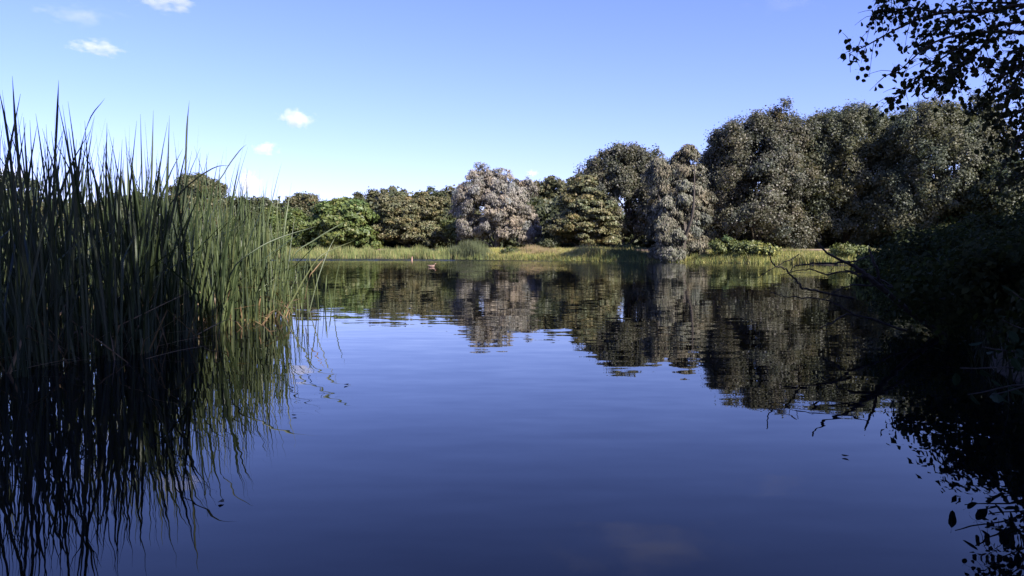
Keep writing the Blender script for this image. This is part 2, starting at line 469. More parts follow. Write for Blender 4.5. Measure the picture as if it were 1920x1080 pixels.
WILLOW2 = [(tuple(.9 * v for v in c), w) for c, w in WILLOW2]
POPLAR = [((.098, .089, .058), 5), ((.078, .078, .044), 4), ((.27, .235, .205), .55), ((.128, .112, .078), 3)]
POPLAR = [((.87 * c[0], .93 * c[1], .95 * c[2]), w) for c, w in POPLAR]
POPLAR_G = [((.094, .090, .049), 5), ((.076, .078, .040), 4), ((.24, .215, .18), .3), ((.122, .112, .064), 3)]
POPLAR_G = [((.88 * c[0], .95 * c[1], .98 * c[2]), w) for c, w in POPLAR_G]

def px_lobes(base_px, D, z0, rows, depth=.9):
    x0 = at(base_px, 470, D)[0]
    return [(at(a, b, D)[0] - x0, -.15 * k % .5, at(a, b, D)[2] - z0, rx / F_PX * D, rx / F_PX * D * depth, rz / F_PX * D) for k, (a, b, rx, rz) in enumerate(rows)]

def far_tree(name, label, px, D, top_y, hw_px, bot_y, seed, pal, style='round', group=None, depth=.9, lobes=None, mat=None, **over):
    """A tree D metres off, its crown spanning the photo rows top_y..bot_y and 2*hw_px columns around px."""
    g = at(px, 470, D)
    x, y = g[0], D
    z0 = float(ground_z(x, y)) if not over.pop('in_water', False) else 0.0
    base = (x, y, z0)
    zt, zb = at(px, top_y, D)[2] - z0, at(px, bot_y, D)[2] - z0
    w = hw_px / F_PX * D
    H = zt - zb
    zc = (zt + zb) / 2
    if lobes is not None and len(lobes[0]) == 4: lobes = px_lobes(px, D, z0, lobes)
    if lobes is None:
        r = np.random.default_rng(seed + 500)
        if style == 'cone':
            lobes = [(0, 0, zb + H * .22, w, w * depth, H * .26), (w * .1, 0, zb + H * .45, w * .78, w * depth * .8, H * .26),
                     (-w * .05, 0, zb + H * .68, w * .52, w * .52 * depth, H * .22), (0, 0, zb + H * .86, w * .28, w * .28, H * .15)]
        elif style == 'willow':
            lobes = [(0, 0, zc, w * .8, w * .8 * depth, H * .47), (-w * .42, -w * .2, zc + H * .02, w * .56, w * .5, H * .3), (w * .46, -w * .15, zc - H * .12, w * .54, w * .5, H * .34),
                     (w * .05, -w * .1, zt - H * .26, w * .55, w * .5, H * .25), (-w * .1, -w * .5, zb + H * .33, w * .4, w * .35, H * .2), (w * .62, -w * .1, zb + H * .25, w * .38, w * .4, H * .25)]
        else:
            lobes = [(0, 0, zc, w * .86, w * .8 * depth, H * .48)]
            for k in range(7):
                a = r.uniform(0, 6.28); q = r.uniform(.25, .55)
                lobes.append((w * q * math.cos(a), w * q * math.sin(a) * depth, zb + H * r.uniform(.22, .78), w * r.uniform(.34, .52), w * r.uniform(.34, .5), H * r.uniform(.16, .27)))
            for k, s in enumerate((-1, 1)):
                lobes.append((s * w * .52, -w * .1, zb + H * r.uniform(.25, .45), w * .46, w * .45, H * .26))
            lobes.append((s * w * .42, 0, zb + H * r.uniform(.62, .72), w * .48, w * .45, H * .26))
    kw = dict(n_bough=150, bough_r=max(.5, w * .17), n_sub=12, sub_r=.34, n_leaf=26, leaf=.19, aspect=.62, flat=.7, droop=.12, trunk_r=max(.12, w * .055), trunk_top=zb + H * .8)
    if style == 'tier': kw.update(flat=.45, droop=.2, n_bough=240, n_sub=10, n_leaf=28, up=.7, sub_r=.34)
    if style == 'cone': kw.update(flat=.36, droop=.25, n_bough=200, n_sub=10, n_leaf=28, up=.65, sub_r=.3, bough_r=max(.45, w * .18))
    if style == 'willow': kw.update(n_bough=105, n_sub=26, n_leaf=42, leaf=.15, aspect=.36, sub_r=.3, hang=.8, droop=.2, up=.3, flat=.85, jit=.42, bough_r=max(.5, w * .22), sq=2.1)
    kw.update(over)
    return make_tree(name, label, base, lobes, seed, pal, mat=mat, group=group, **kw)

G_FAR = 'trees along the far shore'
low = dict(n_bough=130, n_sub=10, n_leaf=20, leaf=.25)
far_tree('broadleaf_tree', 'dark tree at the left edge of the photo, seen through the tall reeds', 15, 96, 328, 75, 470, 11, DARKG, group=G_FAR, **low)
far_tree('broadleaf_tree', 'olive tree behind the reeds, second from the left edge', 140, 93, 372, 85, 472, 12, OLIVE, group=G_FAR, **low)
far_tree('broadleaf_tree', 'dark green tree behind the densest part of the reeds', 262, 96, 362, 80, 472, 13, DARKG, group=G_FAR, **low)
far_tree('broadleaf_tree', 'tall round olive tree whose dome rises behind the reeds left of the low white cloud', 368, 90, 327, 54, 470, 414, OLIVE, group=G_FAR, n_bough=210, lobes=[(368, 400, 50, 66), (362, 358, 34, 30), (385, 380, 36, 40), (345, 385, 30, 36)])
far_tree('broadleaf_tree', 'low dark tree right below the white cloud behind the reeds', 452, 94, 368, 62, 472, 15, DARKG, group=G_FAR, **low)
far_tree('broadleaf_tree', 'small dark round-topped tree just left of the bright green tree', 566, 94, 360, 42, 472, 17, OLIVE, group=G_FAR)
far_tree('broadleaf_tree', 'pale green tree half hidden by the right end of the reeds', 535, 86, 392, 55, 471, 16, BRIGHT, group=G_FAR, n_leaf=20)
far_tree('chestnut_tree', 'bright yellow-green leafy tree on the far shore right of the reeds', 645, 85, 370, 62, 470, 18, BRIGHT, group=G_FAR, leaf=.3, flat=.5, droop=.3, sub_r=.42, bough_r=1.0, n_bough=130)
far_tree('broadleaf_tree', 'dark olive tree peeping over the bright green and the brown tree', 722, 97, 354, 48, 470, 19, OLIVE, group=G_FAR, **low)
far_tree('hornbeam_tree', 'brownish tree with leaf layers down to the ground beside the bright green tree', 768, 87, 356, 72, 470, 20, BROWN, style='tier', group=G_FAR)
far_tree('broadleaf_tree', 'dark round tree top rising right behind the brownish layered tree', 805, 97, 353, 38, 468, 21, DARKG, group=G_FAR, **low)
far_tree('broadleaf_tree', 'dark tree squeezed behind the left side of the silver willow', 862, 95, 353, 42, 468, 22, OLIVE, group=G_FAR, **low)
far_tree('young_tree', 'small green tree with a dark gap under it left of the silver willow', 857, 84, 396, 30, 456, 23, [((.10, .115, .035), 3), ((.08, .092, .03), 3), ((.125, .13, .045), 1)], group=G_FAR, n_bough=70, flat=.5, droop=.3)
far_tree('willow_tree', 'large rounded silver-grey willow, the palest crown on the far shore', 932, 77, 314, 82, 462, 24, WILLOW, style='willow', group=G_FAR, mat=M_SILVER, trunk_r=.34, n_bough=230, n_sub=18, bough_r=.72, inset=.8,
         lobes=[(925, 385, 66, 68), (905, 350, 46, 37), (958, 366, 46, 44), (878, 372, 34, 34), (984, 415, 32, 44), (890, 425, 36, 30), (955, 436, 50, 26), (928, 342, 38, 29), (870, 400, 26, 30)])
far_tree('broadleaf_tree', 'dull green tree just right of the silver willow, behind it', 1018, 93, 338, 42, 468, 25, OLIVE, group=G_FAR, **low)
far_tree('broadleaf_tree', 'dull green tree behind the pointed brown-green tree', 1066, 92, 333, 45, 468, 26, OLIVE, group=G_FAR, **low)
far_tree('conical_tree', 'pointed brown-green tree with drooping leaf layers right of the silver willow', 1096, 73, 326, 64, 463, 27, BROWN, style='cone', group=G_FAR)
far_tree('poplar_tree', 'wide grey-green poplar between the pointed tree and the tall narrow willow', 1168, 75, 282, 84, 465, 128, POPLAR, group=G_FAR, n_bough=230, leaf=.17, n_leaf=28, flat=1.1, inset=.9,
         lobes=[(1165, 375, 78, 92), (1138, 345, 46, 58), (1188, 325, 56, 48), (1215, 385, 56, 80), (1118, 395, 36, 50), (1160, 318, 50, 40), (1225, 330, 40, 45)])
# the narrow willow leans out over the water in several columns
D_ = 58.4
s_ = D_ / F_PX
nl = [(1278, 308, 30, 38), (1240, 332, 27, 42), (1286, 362, 40, 58), (1244, 402, 34, 54), (1306, 402, 32, 52), (1262, 448, 44, 40), (1300, 464, 36, 28), (1266, 474, 44, 20)]
far_tree('willow_tree', 'tall narrow silver-green willow reaching down to the water', 1268, D_, 268, 55, 490, 29, WILLOW2, style='willow', group=G_FAR, mat=M_SILVER, lobes=nl, n_bough=150, bough_r=.55, inset=.8, hang=.8, trunk_r=.22, trunk_top=6.5, trunks=3)
big = dict(n_bough=430, n_sub=15, n_leaf=32, leaf=.14, bough_r=.85, sub_r=.36, jit=.55, flat=1.0, droop=.08, inset=.9)
far_tree('poplar_tree', 'tall grey poplar right of the narrow willow, with pale glints on its left', 1415, 67, 203, 112, 474, 30, POPLAR, group=G_FAR, trunks=2, lobes=[(1425, 345, 106, 126), (1390, 288, 66, 60), (1462, 284, 76, 62), (1348, 405, 46, 72), (1480, 420, 72, 58), (1345, 335, 36, 50), (1428, 282, 90, 56)], **big)
far_tree('poplar_tree', 'tall dark poplar in the middle of the three big ones', 1590, 67, 187, 108, 474, 31, POPLAR_G, group=G_FAR, trunks=2, lobes=[(1600, 325, 94, 122), (1628, 266, 66, 60), (1568, 272, 66, 58), (1570, 395, 76, 72), (1650, 400, 66, 72), (1532, 300, 58, 76)], **big)
far_tree('poplar_tree', 'tallest poplar, below the overhanging branch at right', 1770, 63, 177, 128, 474, 32, POPLAR_G, group=G_FAR, trunks=2, lobes=[(1775, 318, 108, 122), (1740, 260, 78, 64), (1806, 268, 76, 62), (1862, 340, 46, 76), (1700, 400, 72, 70), (1825, 410, 84, 64)], **big)
far_tree('broadleaf_tree', 'dark tree lower than the poplars at the right edge', 1905, 58, 300, 95, 474, 33, DARKG, group=G_FAR, n_bough=150)
far_tree('broadleaf_tree', 'dark understorey tree filling the gap between the first two big poplars', 1500, 72, 262, 75, 472, 34, POPLAR_G, group=G_FAR, n_bough=130)
far_tree('broadleaf_tree', 'low shady tree under the two right-hand poplars', 1690, 66, 330, 95, 474, 35, DARKG, group=G_FAR, n_bough=150)
far_tree('broadleaf_tree', 'dark tree between the narrow willow and the first big poplar', 1325, 74, 315, 60, 474, 36, DARKG, group=G_FAR, n_bough=110)

for k, (a, b, c, d, lab) in enumerate([(690, 101, 366, 50, 'dull green tree behind the gap right of the bright green tree'), (772, 102, 358, 52, 'dull green tree behind the brownish layered tree'), (838, 101, 362, 45, 'dull tree behind the gap left of the silver willow'),
        (985, 101, 345, 50, 'tree behind the right shoulder of the silver willow'), (1110, 100, 340, 55, 'tree behind the pointed brown-green tree, further right'), (620, 101, 375, 45, 'tree behind the left half of the bright green tree'), (505, 100, 376, 55, 'tree behind the right end of the reeds, near the small dark tree')]):
    far_tree('broadleaf_tree', lab, a, b, c, d, 470, 140 + k, OLIVE, group=G_FAR, **low)

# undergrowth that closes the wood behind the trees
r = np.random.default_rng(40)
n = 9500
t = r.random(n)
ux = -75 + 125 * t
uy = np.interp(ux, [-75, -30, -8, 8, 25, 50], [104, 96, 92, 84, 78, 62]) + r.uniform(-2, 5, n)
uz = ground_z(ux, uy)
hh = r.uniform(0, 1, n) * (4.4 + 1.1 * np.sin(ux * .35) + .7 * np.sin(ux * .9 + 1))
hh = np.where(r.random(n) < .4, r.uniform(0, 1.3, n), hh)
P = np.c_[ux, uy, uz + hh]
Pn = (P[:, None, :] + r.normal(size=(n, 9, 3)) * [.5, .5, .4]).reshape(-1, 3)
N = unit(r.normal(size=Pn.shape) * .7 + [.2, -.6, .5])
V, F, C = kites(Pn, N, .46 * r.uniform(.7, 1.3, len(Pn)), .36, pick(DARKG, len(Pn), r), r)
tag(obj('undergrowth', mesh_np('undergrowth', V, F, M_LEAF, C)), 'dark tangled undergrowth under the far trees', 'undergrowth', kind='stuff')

# ------------------------------------------------------------------ far-bank plants
def blades(P, H, W, C, r, lean=.25, segs=2):
    """Upright tapering blades: P roots, H heights, W widths."""
    n = len(P)
    a = r.uniform(0, 6.28, n); d = np.c_[np.cos(a), np.sin(a), np.zeros(n)] * (lean * r.random(n))[:, None] * H[:, None]
    fa = r.normal(0, .9, n); s = np.c_[np.cos(fa), np.sin(fa), np.zeros(n)]
    rows = []
    for k in range(segs + 1):
        f = k / segs
        c = P + d * f ** 1.7 + np.c_[np.zeros(n), np.zeros(n), H * f]
        w = (W * (1 - f * .92) * .5)[:, None]
        rows += [c - s * w, c + s * w]
    V = np.stack(rows, 1).reshape(-1, 3)
    b = (np.arange(n) * (2 * (segs + 1)))[:, None]
    F = np.concatenate([b + np.array([2 * k, 2 * k + 1, 2 * k + 3, 2 * k + 2]) for k in range(segs)], 0)
    return V, F, np.repeat(C, 2 * (segs + 1), axis=0)

def along_shore(n, x0, x1, off0, off1, r, heap=False):
    seg = SHORE[:9]
    x = r.normal((x0 + x1) / 2, (x1 - x0) / 4.2, n) if heap else r.uniform(x0, x1, n)
    y = np.interp(x, np.r_[-60, seg[:, 0], 40], np.r_[84, seg[:, 1], 40]) + r.uniform(off0, off1, n)
    return x, y

def stuff_blades(name, label, cat, x, y, h0, h1, w, pal, seed, lean=.25, zoff=0., segs=2):
    r = np.random.default_rng(seed)
    z = np.maximum(ground_z(x, y), -.1) + zoff
    n = len(x)
    C = pick(pal, n, r) * r.uniform(.8, 1.2, n)[:, None]
    patch = .8 + .22 * np.sin(x * 1.9 + y * .7) * np.sin(x * .8 - 1) + .16 * np.sin(x * 4.3 + 2 * y)      # uneven stand
    C = C * (.9 + .25 * np.sin(x * 1.3 + 1.7 * y) * np.sin(y * 2.1))[:, None]
    V, F, C = blades(np.c_[x, y, z], patch * (r.uniform(h0, h1, n) if np.ndim(h0) == 0 else h0 * r.uniform(.6, 1.2, n)), np.full(n, w), C, r, lean, segs)
    return tag(obj(name, mesh_np(name, V, F, M_LEAF, C)), label, cat, kind='stuff')

REEDFAR = [((.135, .165, .06), 4), ((.11, .145, .055), 3), ((.19, .18, .085), 2), ((.085, .12, .045), 2)]
REEDFAR = [((1.95 * c[0], 1.75 * c[1], 1.7 * c[2]), w) for c, w in REEDFAR]
MEADOW = [((.15, .15, .045), 4), ((.19, .165, .06), 3), ((.10, .125, .035), 3), ((.22, .165, .095), 1.2)]
MEADOW = [((2.4 * c[0], 2.3 * c[1], 2.4 * c[2]), w) for c, w in MEADOW]
SEED = [((.235, .165, .105), 3), ((.19, .16, .075), 2), ((.14, .145, .05), 2), ((.28, .19, .13), 1)]
SEED = [(tuple(1.55 * v for v in c), w) for c, w in SEED]
HERB = [((.10, .118, .038), 3), ((.125, .135, .05), 2), ((.075, .092, .032), 3)]
HERB = [(tuple(1.25 * v for v in c), w) for c, w in HERB]
r = np.random.default_rng(50)
x, y = along_shore(15000, -40, -2.5, -.3, 2.4, r)
stuff_blades('reed_belt', 'low pale green reed belt along the far left shore', 'reeds', x, y, .4, .9, .04, REEDFAR, 51)
x, y = along_shore(2600, -5.9, -1.9, .0, 2.2, r, True)
hgt = 1.55 * np.clip(1.1 - np.abs((x + 3.9) / 2.6) ** 2, .3, 1)
stuff_blades('reed_clump', 'taller grey-green reed clump on the far shore left of the willow trunk', 'reeds', x, y, hgt, 0, .045, [((.13, .15, .075), 3), ((.11, .13, .06), 3), ((.16, .165, .09), 1)], 52)
x, y = along_shore(26000, -3, 9.8, .25, 9, r)
stuff_blades('meadow_grass', 'sunlit yellow-green grass on the far bank between willow and narrow willow', 'grass', x, y, .12, .42, .035, MEADOW, 53, lean=.5, segs=1)
x, y = along_shore(4200, -.2, 4.6, 1.6, 6.5, r, True)
hgt = .58 * np.clip(1.1 - np.abs((x - 2.2) / 2.6) ** 2, .3, 1) * (1 + .3 * np.sin(x * 5.1 + y * 2))
stuff_blades('tall_grass', 'tall pinkish seeding grass right of the willow trunk', 'grass', x, y, hgt, 0, .03, SEED, 54, lean=.35)
x, y = along_shore(5200, 3.6, 8.8, .3, 2.8, r, True)
hgt = .75 * np.clip(1.1 - np.abs((x - 6.3) / 2.8) ** 2, .3, 1) * (1 + .25 * np.sin(x * 4.3 + y * 3))
stuff_blades('tall_grass', 'tall yellow grass mound at the water below the pointed tree', 'grass', x, y, hgt, 0, .035, SEED[1:] + MEADOW[:2], 55, lean=.35)
x, y = along_shore(1500, 6.8, 10.4, .0, 2.0, r, True)
stuff_blades('reed_clump', 'shade-darkened green reeds at the water left of the narrow willow', 'reeds', x, y, .35, 1.35, .04, [((.075, .105, .04), 3), ((.095, .12, .045), 2)], 56)  # greens darkened to paint in the narrow willow's shadow
x, y = along_shore(17000, 13, 24, .1, 7, r)
stuff_blades('bank_grass', 'sunlit grass on the right part of the far bank', 'grass', x, y, .12, .4, .035, MEADOW[:3] + HERB[:1], 57, lean=.5, segs=1)

x, y = along_shore(9000, -2.4, 23, -.15, .9, r)
stuff_blades('shore_grass', 'low grass hanging over the waterline of the far bank', 'grass', x, y, .15, .5, .04, MEADOW[:3] + HERB, 58, lean=.6, segs=1)

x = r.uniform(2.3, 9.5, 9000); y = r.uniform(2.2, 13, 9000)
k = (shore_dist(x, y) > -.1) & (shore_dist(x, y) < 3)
stuff_blades('bank_undergrowth', 'dark grass and weeds covering the shaded right bank', 'grass', x[k], y[k], .2, .55, .014, [((.03, .036, .014), 3), ((.04, .045, .018), 2), ((.022, .03, .012), 2)], 59, lean=.7)  # near-black blade colours paint the bank's shade over the paler ground

def shrub(name, label, px, D, w, h, pal, seed, cat='shrub', group=None, loc=None, n_bough=26, leaf=.13, n_sub=7, n_leaf=16, mat=None, sub_r=.2, stems=5, zb=.1, aspect=.6, dep=.9):
    r = np.random.default_rng(seed)
    if loc is None:
        x = at(px, 470, D)[0]; loc = (x, D)
    z = max(float(ground_z(*loc)), -.05)
    root = empty(name, (loc[0], loc[1], z), label, cat, group)
    lobes = [(0, 0, h * .5, w * .75, w * .75 * dep, h * .5)]
    for k in range(5):
        a = r.uniform(0, 6.28)
        lobes.append((w * .5 * math.cos(a), w * .5 * math.sin(a) * dep, h * r.uniform(.25, .62), w * .5, w * .5 * dep, h * r.uniform(.28, .4)))
    V, F, C, B, BN = foliage(lobes, r, n_bough, max(.2, w * .25), n_sub, sub_r, n_leaf, leaf, aspect, pal, flat=.8, droop=.1, up=.35, zmin=zb, tri=loc[1] > 11)
    obj('leaves', mesh_np('leaves', V, F, mat or M_LEAF, C), root)
    T = Tubes(5)
    for b in r.choice(len(B), min(len(B), stems), replace=False):
        c = curve([(r.normal(0, .08), r.normal(0, .08), -.2), B[b] * .5 + [0, 0, .15 * h], B[b]], 8)
        T.add(c, .012 + .02 * w * (1 - np.linspace(0, 1, len(c))) * .8)
    obj('stems', T.mesh('stems', M_TWIG), root)
    return root

shrub('bank_shrub', 'bright green leafy shrub at the water right of the narrow willow', 1362, 56.6, 1.15, 1.25, HERB, 60)
shrub('bank_shrub', 'second green leafy shrub right of the narrow willow, lower than the first', 1402, 55.4, 1.0, 1.05, HERB, 61)
shrub('bank_shrub', 'small yellow-green herb clump on the bank below the first big poplar', 1437, 54.2, .8, .85, HERB + MEADOW[:1], 62)
shrub('bank_shrub', 'small bright bush on the far shore under the bright green tree', 694, 83, .85, 1.45, BRIGHT, 63, n_bough=20, leaf=.2)
shrub('bank_shrub', 'round green bush on the bank behind the dead branches', 1590, 50.4, 1.3, .75, HERB, 64)
shrub('bank_shrub', 'low dark herb patch at the water right of the willow trunk', 955, 70.2, .8, .5, DARKG + HERB, 65)
shrub('bank_shrub', 'dark bush in the hollow between the two tall grass patches', 1030, 72, 1.0, 1.0, DARKG, 66)

# ------------------------------------------------------------------ cattails at left
def blade_strip(r, h, w, lean_dir, lean, bend, kink=None, segs=9):
    """One long cattail blade as a creased strip of rows of three vertices."""
    t = np.linspace(0, 1, segs + 1)
    d = np.array([math.cos(lean_dir), math.sin(lean_dir), 0])
    ang = lean + bend * t ** 2.2
    if kink is not None: ang = ang + np.where(t > kink[0], kink[1], 0)
    ds = h / segs
    c = np.zeros((segs + 1, 3))
    for k in range(1, segs + 1):
        c[k] = c[k - 1] + ds * (d * math.sin(ang[k]) + np.array([0, 0, math.cos(ang[k])]))
    fa = r.uniform(0, 6.28) + t * r.normal(0, 1.2)
    s = np.c_[np.cos(fa), np.sin(fa), np.zeros(segs + 1)]
    nrm = np.c_[-np.sin(fa), np.cos(fa), np.zeros(segs + 1)]
    wd = w * np.minimum(1, (1.02 - t) * 4.2) * (.75 + .25 * np.minimum(1, t * 6))
    V = np.stack([c - s * wd[:, None] * .5, c + nrm * wd[:, None] * .18, c + s * wd[:, None] * .5], 1).reshape(-1, 3)
    F = []
    for k in range(segs):
        for j in (0, 1): F.append((3 * k + j, 3 * k + j + 1, 3 * k + 4 + j, 3 * k + 3 + j))
    return V, np.array(F)

R_GREEN_SHADE = [((.040, .058, .024), 4), ((.032, .048, .022), 3), ((.055, .072, .028), 2), ((.028, .042, .022), 2)]  # same reeds, darkened to paint in the shade on the near stand
R_GREEN_SUN = [((.082, .105, .042), 4), ((.066, .09, .038), 3), ((.12, .135, .055), 2), ((.05, .07, .034), 2)]  # same reeds, lighter and yellower: sunlight painted into the far-end plants
R_DEAD = [((.26, .175, .095), 3), ((.20, .13, .07), 2), ((.32, .23, .14), 1)]

def cattail_plant(r, n_bl, h, spread=.10, dead=.08, lean=.085, w=.021, kinks=.12, green=None):
    green = green or R_GREEN_SHADE
    VV, FF, CC, n = [], [], [], 0
    for k in range(n_bl):
        hh = h * (r.uniform(.4, .93) if r.random() < .8 else r.uniform(.9, 1.08)) if k else h
        ln = abs(r.normal(0, lean)) + (r.uniform(.08, .26) if r.random() < .12 else 0); bd = abs(r.normal(0, .15))
        isdead = r.random() < dead
        kink = (r.uniform(.35, .8), r.uniform(.5, 1.7)) if r.random() < kinks else None
        if isdead: hh *= r.uniform(.3, .75); ln += r.uniform(0, .5); kink = (r.uniform(.3, .7), r.uniform(.6, 2.0))
        V, F = blade_strip(r, hh, w * r.uniform(.7, 1.25), r.uniform(0, 6.28), ln, bd, kink)
        a = r.uniform(0, 6.28); q = spread * math.sqrt(r.random())
        V = V + [q * math.cos(a), q * math.sin(a), -.25]
        base = pick(R_DEAD if isdead else green, 1, r)[0] * r.uniform(.8, 1.2)
        t = np.repeat(np.linspace(0, 1, len(V) // 3), 3)[:, None]
        foot = (base * [1.9, 1.5, 1.3])            # blades pale and yellow towards their sheath
        c = base * np.clip(t / .22, 0, 1) + (foot if not isdead else base) * (1 - np.clip(t / .22, 0, 1))
        VV.append(V); FF.append(F + n); CC.append(c); n += len(V)
    return np.vstack(VV), np.vstack(FF), np.vstack(CC)

r = np.random.default_rng(70)
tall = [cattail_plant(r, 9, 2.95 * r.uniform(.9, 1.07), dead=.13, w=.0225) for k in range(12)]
short = [cattail_plant(r, 9, 2.95 * r.uniform(.8, 1.1), dead=.17, lean=.10, kinks=.2, green=R_GREEN_SUN) for k in range(7)]
tall_me = [mesh_np('cattail', *v[:2], M_REED, v[2]) for v in tall]
short_me = [mesh_np('cattail', *v[:2], M_REED, v[2]) for v in short]

def reed_edge(y):            # right-hand edge of the reed bed, x for a distance y
    return np.interp(y, [5, 6.6, 8, 10, 12, 13.5, 15, 17, 22], [-5.6, -4.35, -4.1, -3.85, -3.95, -3.75, -4.3, -5.4, -9])

spots = []
tries = 0
while len(spots) < 235 and tries < 20000:
    tries += 1
    y = r.uniform(7.0, 15.8)
    x = reed_edge(y) - abs(r.normal(0, 1.35)) + r.normal(0, .12)
    px = CX + F_PX * x / y
    if px < -90: continue
    if any((x - a) ** 2 + (y - b) ** 2 < .10 ** 2 for a, b in spots): continue
    spots.append((x, y))
tries = 0
while len(spots) < 275 and tries < 4000:
    tries += 1
    y = r.uniform(11.3, 15.6); x = reed_edge(y) - abs(r.normal(0, .8)) + r.normal(0, .1)
    if not any((x - a) ** 2 + (y - b) ** 2 < .12 ** 2 for a, b in spots): spots.append((x, y))
G_REED = 'cattails standing in the water at left'
for x, y in spots:
    edge = reed_edge(y) - x
    px = CX + F_PX * x / y
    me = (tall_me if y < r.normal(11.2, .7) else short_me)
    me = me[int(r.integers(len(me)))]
    o = obj('cattail', me, None, (x, y, 0))
    o.rotation_euler = (0, 0, r.uniform(0, 6.28))
    s = r.uniform(.84, 1.04) * (1 if edge > .25 else .9) * (1 if px < 380 else .94)
    o.scale = (1, 1, s)
    zone = ['at the left edge of the photo', 'below the flat white cloud', 'in the dense middle of the reeds', 'below the round olive tree', 'at the sunlit right end of the reeds'][int(np.searchsorted([95, 210, 310, 410], px))]
    row = 'in the front row' if edge < .5 else ('in the second row' if edge < 1.3 else 'deep in the stand')
    tone = 'dark shaded' if px < 400 else 'sunlit green'
    lab = f'{tone} cattail plant {zone}, {row}'
    tag(o, lab, 'cattail', G_REED)

# the deeper rest of the reed bed, hundreds of plants that merge into one mass
VV, FF, CC, n = [], [], [], 0
for k in range(330):
    y = r.uniform(8.5, 24)
    x = np.interp(y, [8, 14, 24], [-6.0, -6.1, -9.0]) - r.uniform(0, 6.5) * (1 if y > 12 else .7)
    src = (tall if y < r.normal(12.5, 1.5) else short)
    V, F, C = src[int(r.integers(len(src)))]
    a = r.uniform(0, 6.28); ca, sa = math.cos(a), math.sin(a)
    V2 = np.c_[V[:, 0] * ca - V[:, 1] * sa + x, V[:, 0] * sa + V[:, 1] * ca + y, V[:, 2] * r.uniform(.8, 1.0)]
    VV.append(V2); FF.append(F + n); CC.append(C * r.uniform(.85, 1.15)); n += len(V2)
tag(obj('reed_bed', mesh_np('reed_bed', np.vstack(VV), np.vstack(FF), M_REED, np.vstack(CC))), 'dense mass of reeds behind the nearest cattails at left', 'reeds', kind='stuff')

def lone(label, px, y, n_bl, h, seed, **kw):
    rr = np.random.default_rng(seed)
    V, F, C = cattail_plant(rr, n_bl, h, green=R_GREEN_SUN, **kw)
    p = at(px, 600, y)
    return tag(obj('cattail', mesh_np('cattail', V, F, M_REED, C), None, (p[0], y, 0)), label, 'cattail', G_REED)
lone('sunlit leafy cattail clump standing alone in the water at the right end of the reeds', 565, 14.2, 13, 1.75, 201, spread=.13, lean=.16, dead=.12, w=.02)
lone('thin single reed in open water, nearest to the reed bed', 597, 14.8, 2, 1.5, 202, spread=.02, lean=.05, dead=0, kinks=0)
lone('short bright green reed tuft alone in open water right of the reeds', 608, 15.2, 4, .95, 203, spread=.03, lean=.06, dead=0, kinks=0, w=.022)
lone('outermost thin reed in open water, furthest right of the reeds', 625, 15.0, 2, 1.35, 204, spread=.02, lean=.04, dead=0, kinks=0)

def leaning(label, pts, w, seed, col=(.05, .075, .034)):
    """A single long blade that leans across, given by photo points with distances."""
    c = curve([at(*p) for p in pts], 16)
    m = len(c); t = np.linspace(0, 1, m)
    wd = w * np.minimum(1, (1.02 - t) * 3)
    s = np.array([.25, .15, 1.0]); s = s / np.linalg.norm(s)
    tn = unit(np.gradient(c, axis=0)); side = unit(np.cross(np.cross(tn, s), tn)); nr = np.cross(tn, side)
    base = c[0].copy()
    V = np.stack([c - side * wd[:, None] * .5, c + nr * wd[:, None] * .2, c + side * wd[:, None] * .5], 1).reshape(-1, 3) - base
    F = np.array([(3 * k + j, 3 * k + j + 1, 3 * k + 4 + j, 3 * k + 3 + j) for k in range(m - 1) for j in (0, 1)])
    return tag(obj('leaning_reed', mesh_np('leaning_reed', V, F, M_REED, np.tile(np.array(col), (len(V), 1))), None, base), label, 'reed blade')
leaning('long dark blade arching right from the reeds, tip before the bright green tree', [(405, 650, 10), (432, 515, 10), (478, 470, 10.2), (530, 444, 10.4), (594, 424, 10.6)], .018, 1)
leaning('dark blade leaning right out of the reeds with its tip on the bright green tree', [(528, 590, 13.2), (548, 486, 13.4), (590, 450, 13.6), (640, 420, 13.8), (655, 416, 13.8)], .02, 2, (.06, .085, .035))
leaning('lowest blade leaning right over open water past the lone cattail clump', [(530, 596, 13), (575, 516, 13.2), (605, 478, 13.4), (664, 451, 13.6)], .022, 3, (.10, .115, .045))
leaning('tall dark blade bent diagonally across the upper reeds', [(300, 640, 9), (310, 420, 9), (340, 360, 9.1), (398, 316, 9.2), (432, 310, 9.2)], .017, 4, (.045, .06, .032))
leaning('slim blade curving right above the reeds below the small white cloud', [(398, 640, 10.6), (402, 380, 10.8), (420, 325, 10.9), (448, 284, 11), (463, 270, 11)], .016, 5, (.05, .07, .035))
leaning('fallen tan reed stem lying on the water at the foot of the sunlit reeds', [(484, 628, 11.4), (497, 604, 11.8), (506, 587, 12.2), (520, 580, 12.5)], .02, 6, (.30, .2, .12))
leaning('tan broken reed stem slanting over the water beside the lone clump', [(572, 560, 13.8), (580, 520, 13.9), (590, 506, 14), (608, 484, 14.1)], .022, 7, (.25, .17, .10))
leaning('tallest blade at the far left, rising highest into the sky', [(48, 660, 7.6), (40, 380, 7.5), (30, 250, 7.5), (23, 142, 7.5)], .026, 8, (.045, .06, .035))
leaning('tall straight blade second from the left above the reeds', [(95, 655, 8), (100, 380, 8), (107, 220, 8), (110, 150, 8)], .022, 9, (.045, .06, .035))
leaning('blade slanting up right above the left reeds', [(130, 655, 8), (145, 340, 8), (165, 232, 8), (197, 184, 8)], .022, 10, (.045, .06, .035))
leaning('tall upright blade in the middle of the reeds rising above its neighbours', [(345, 640, 10), (347, 380, 10), (350, 250, 10), (355, 188, 10)], .024, 11, (.05, .065, .035))
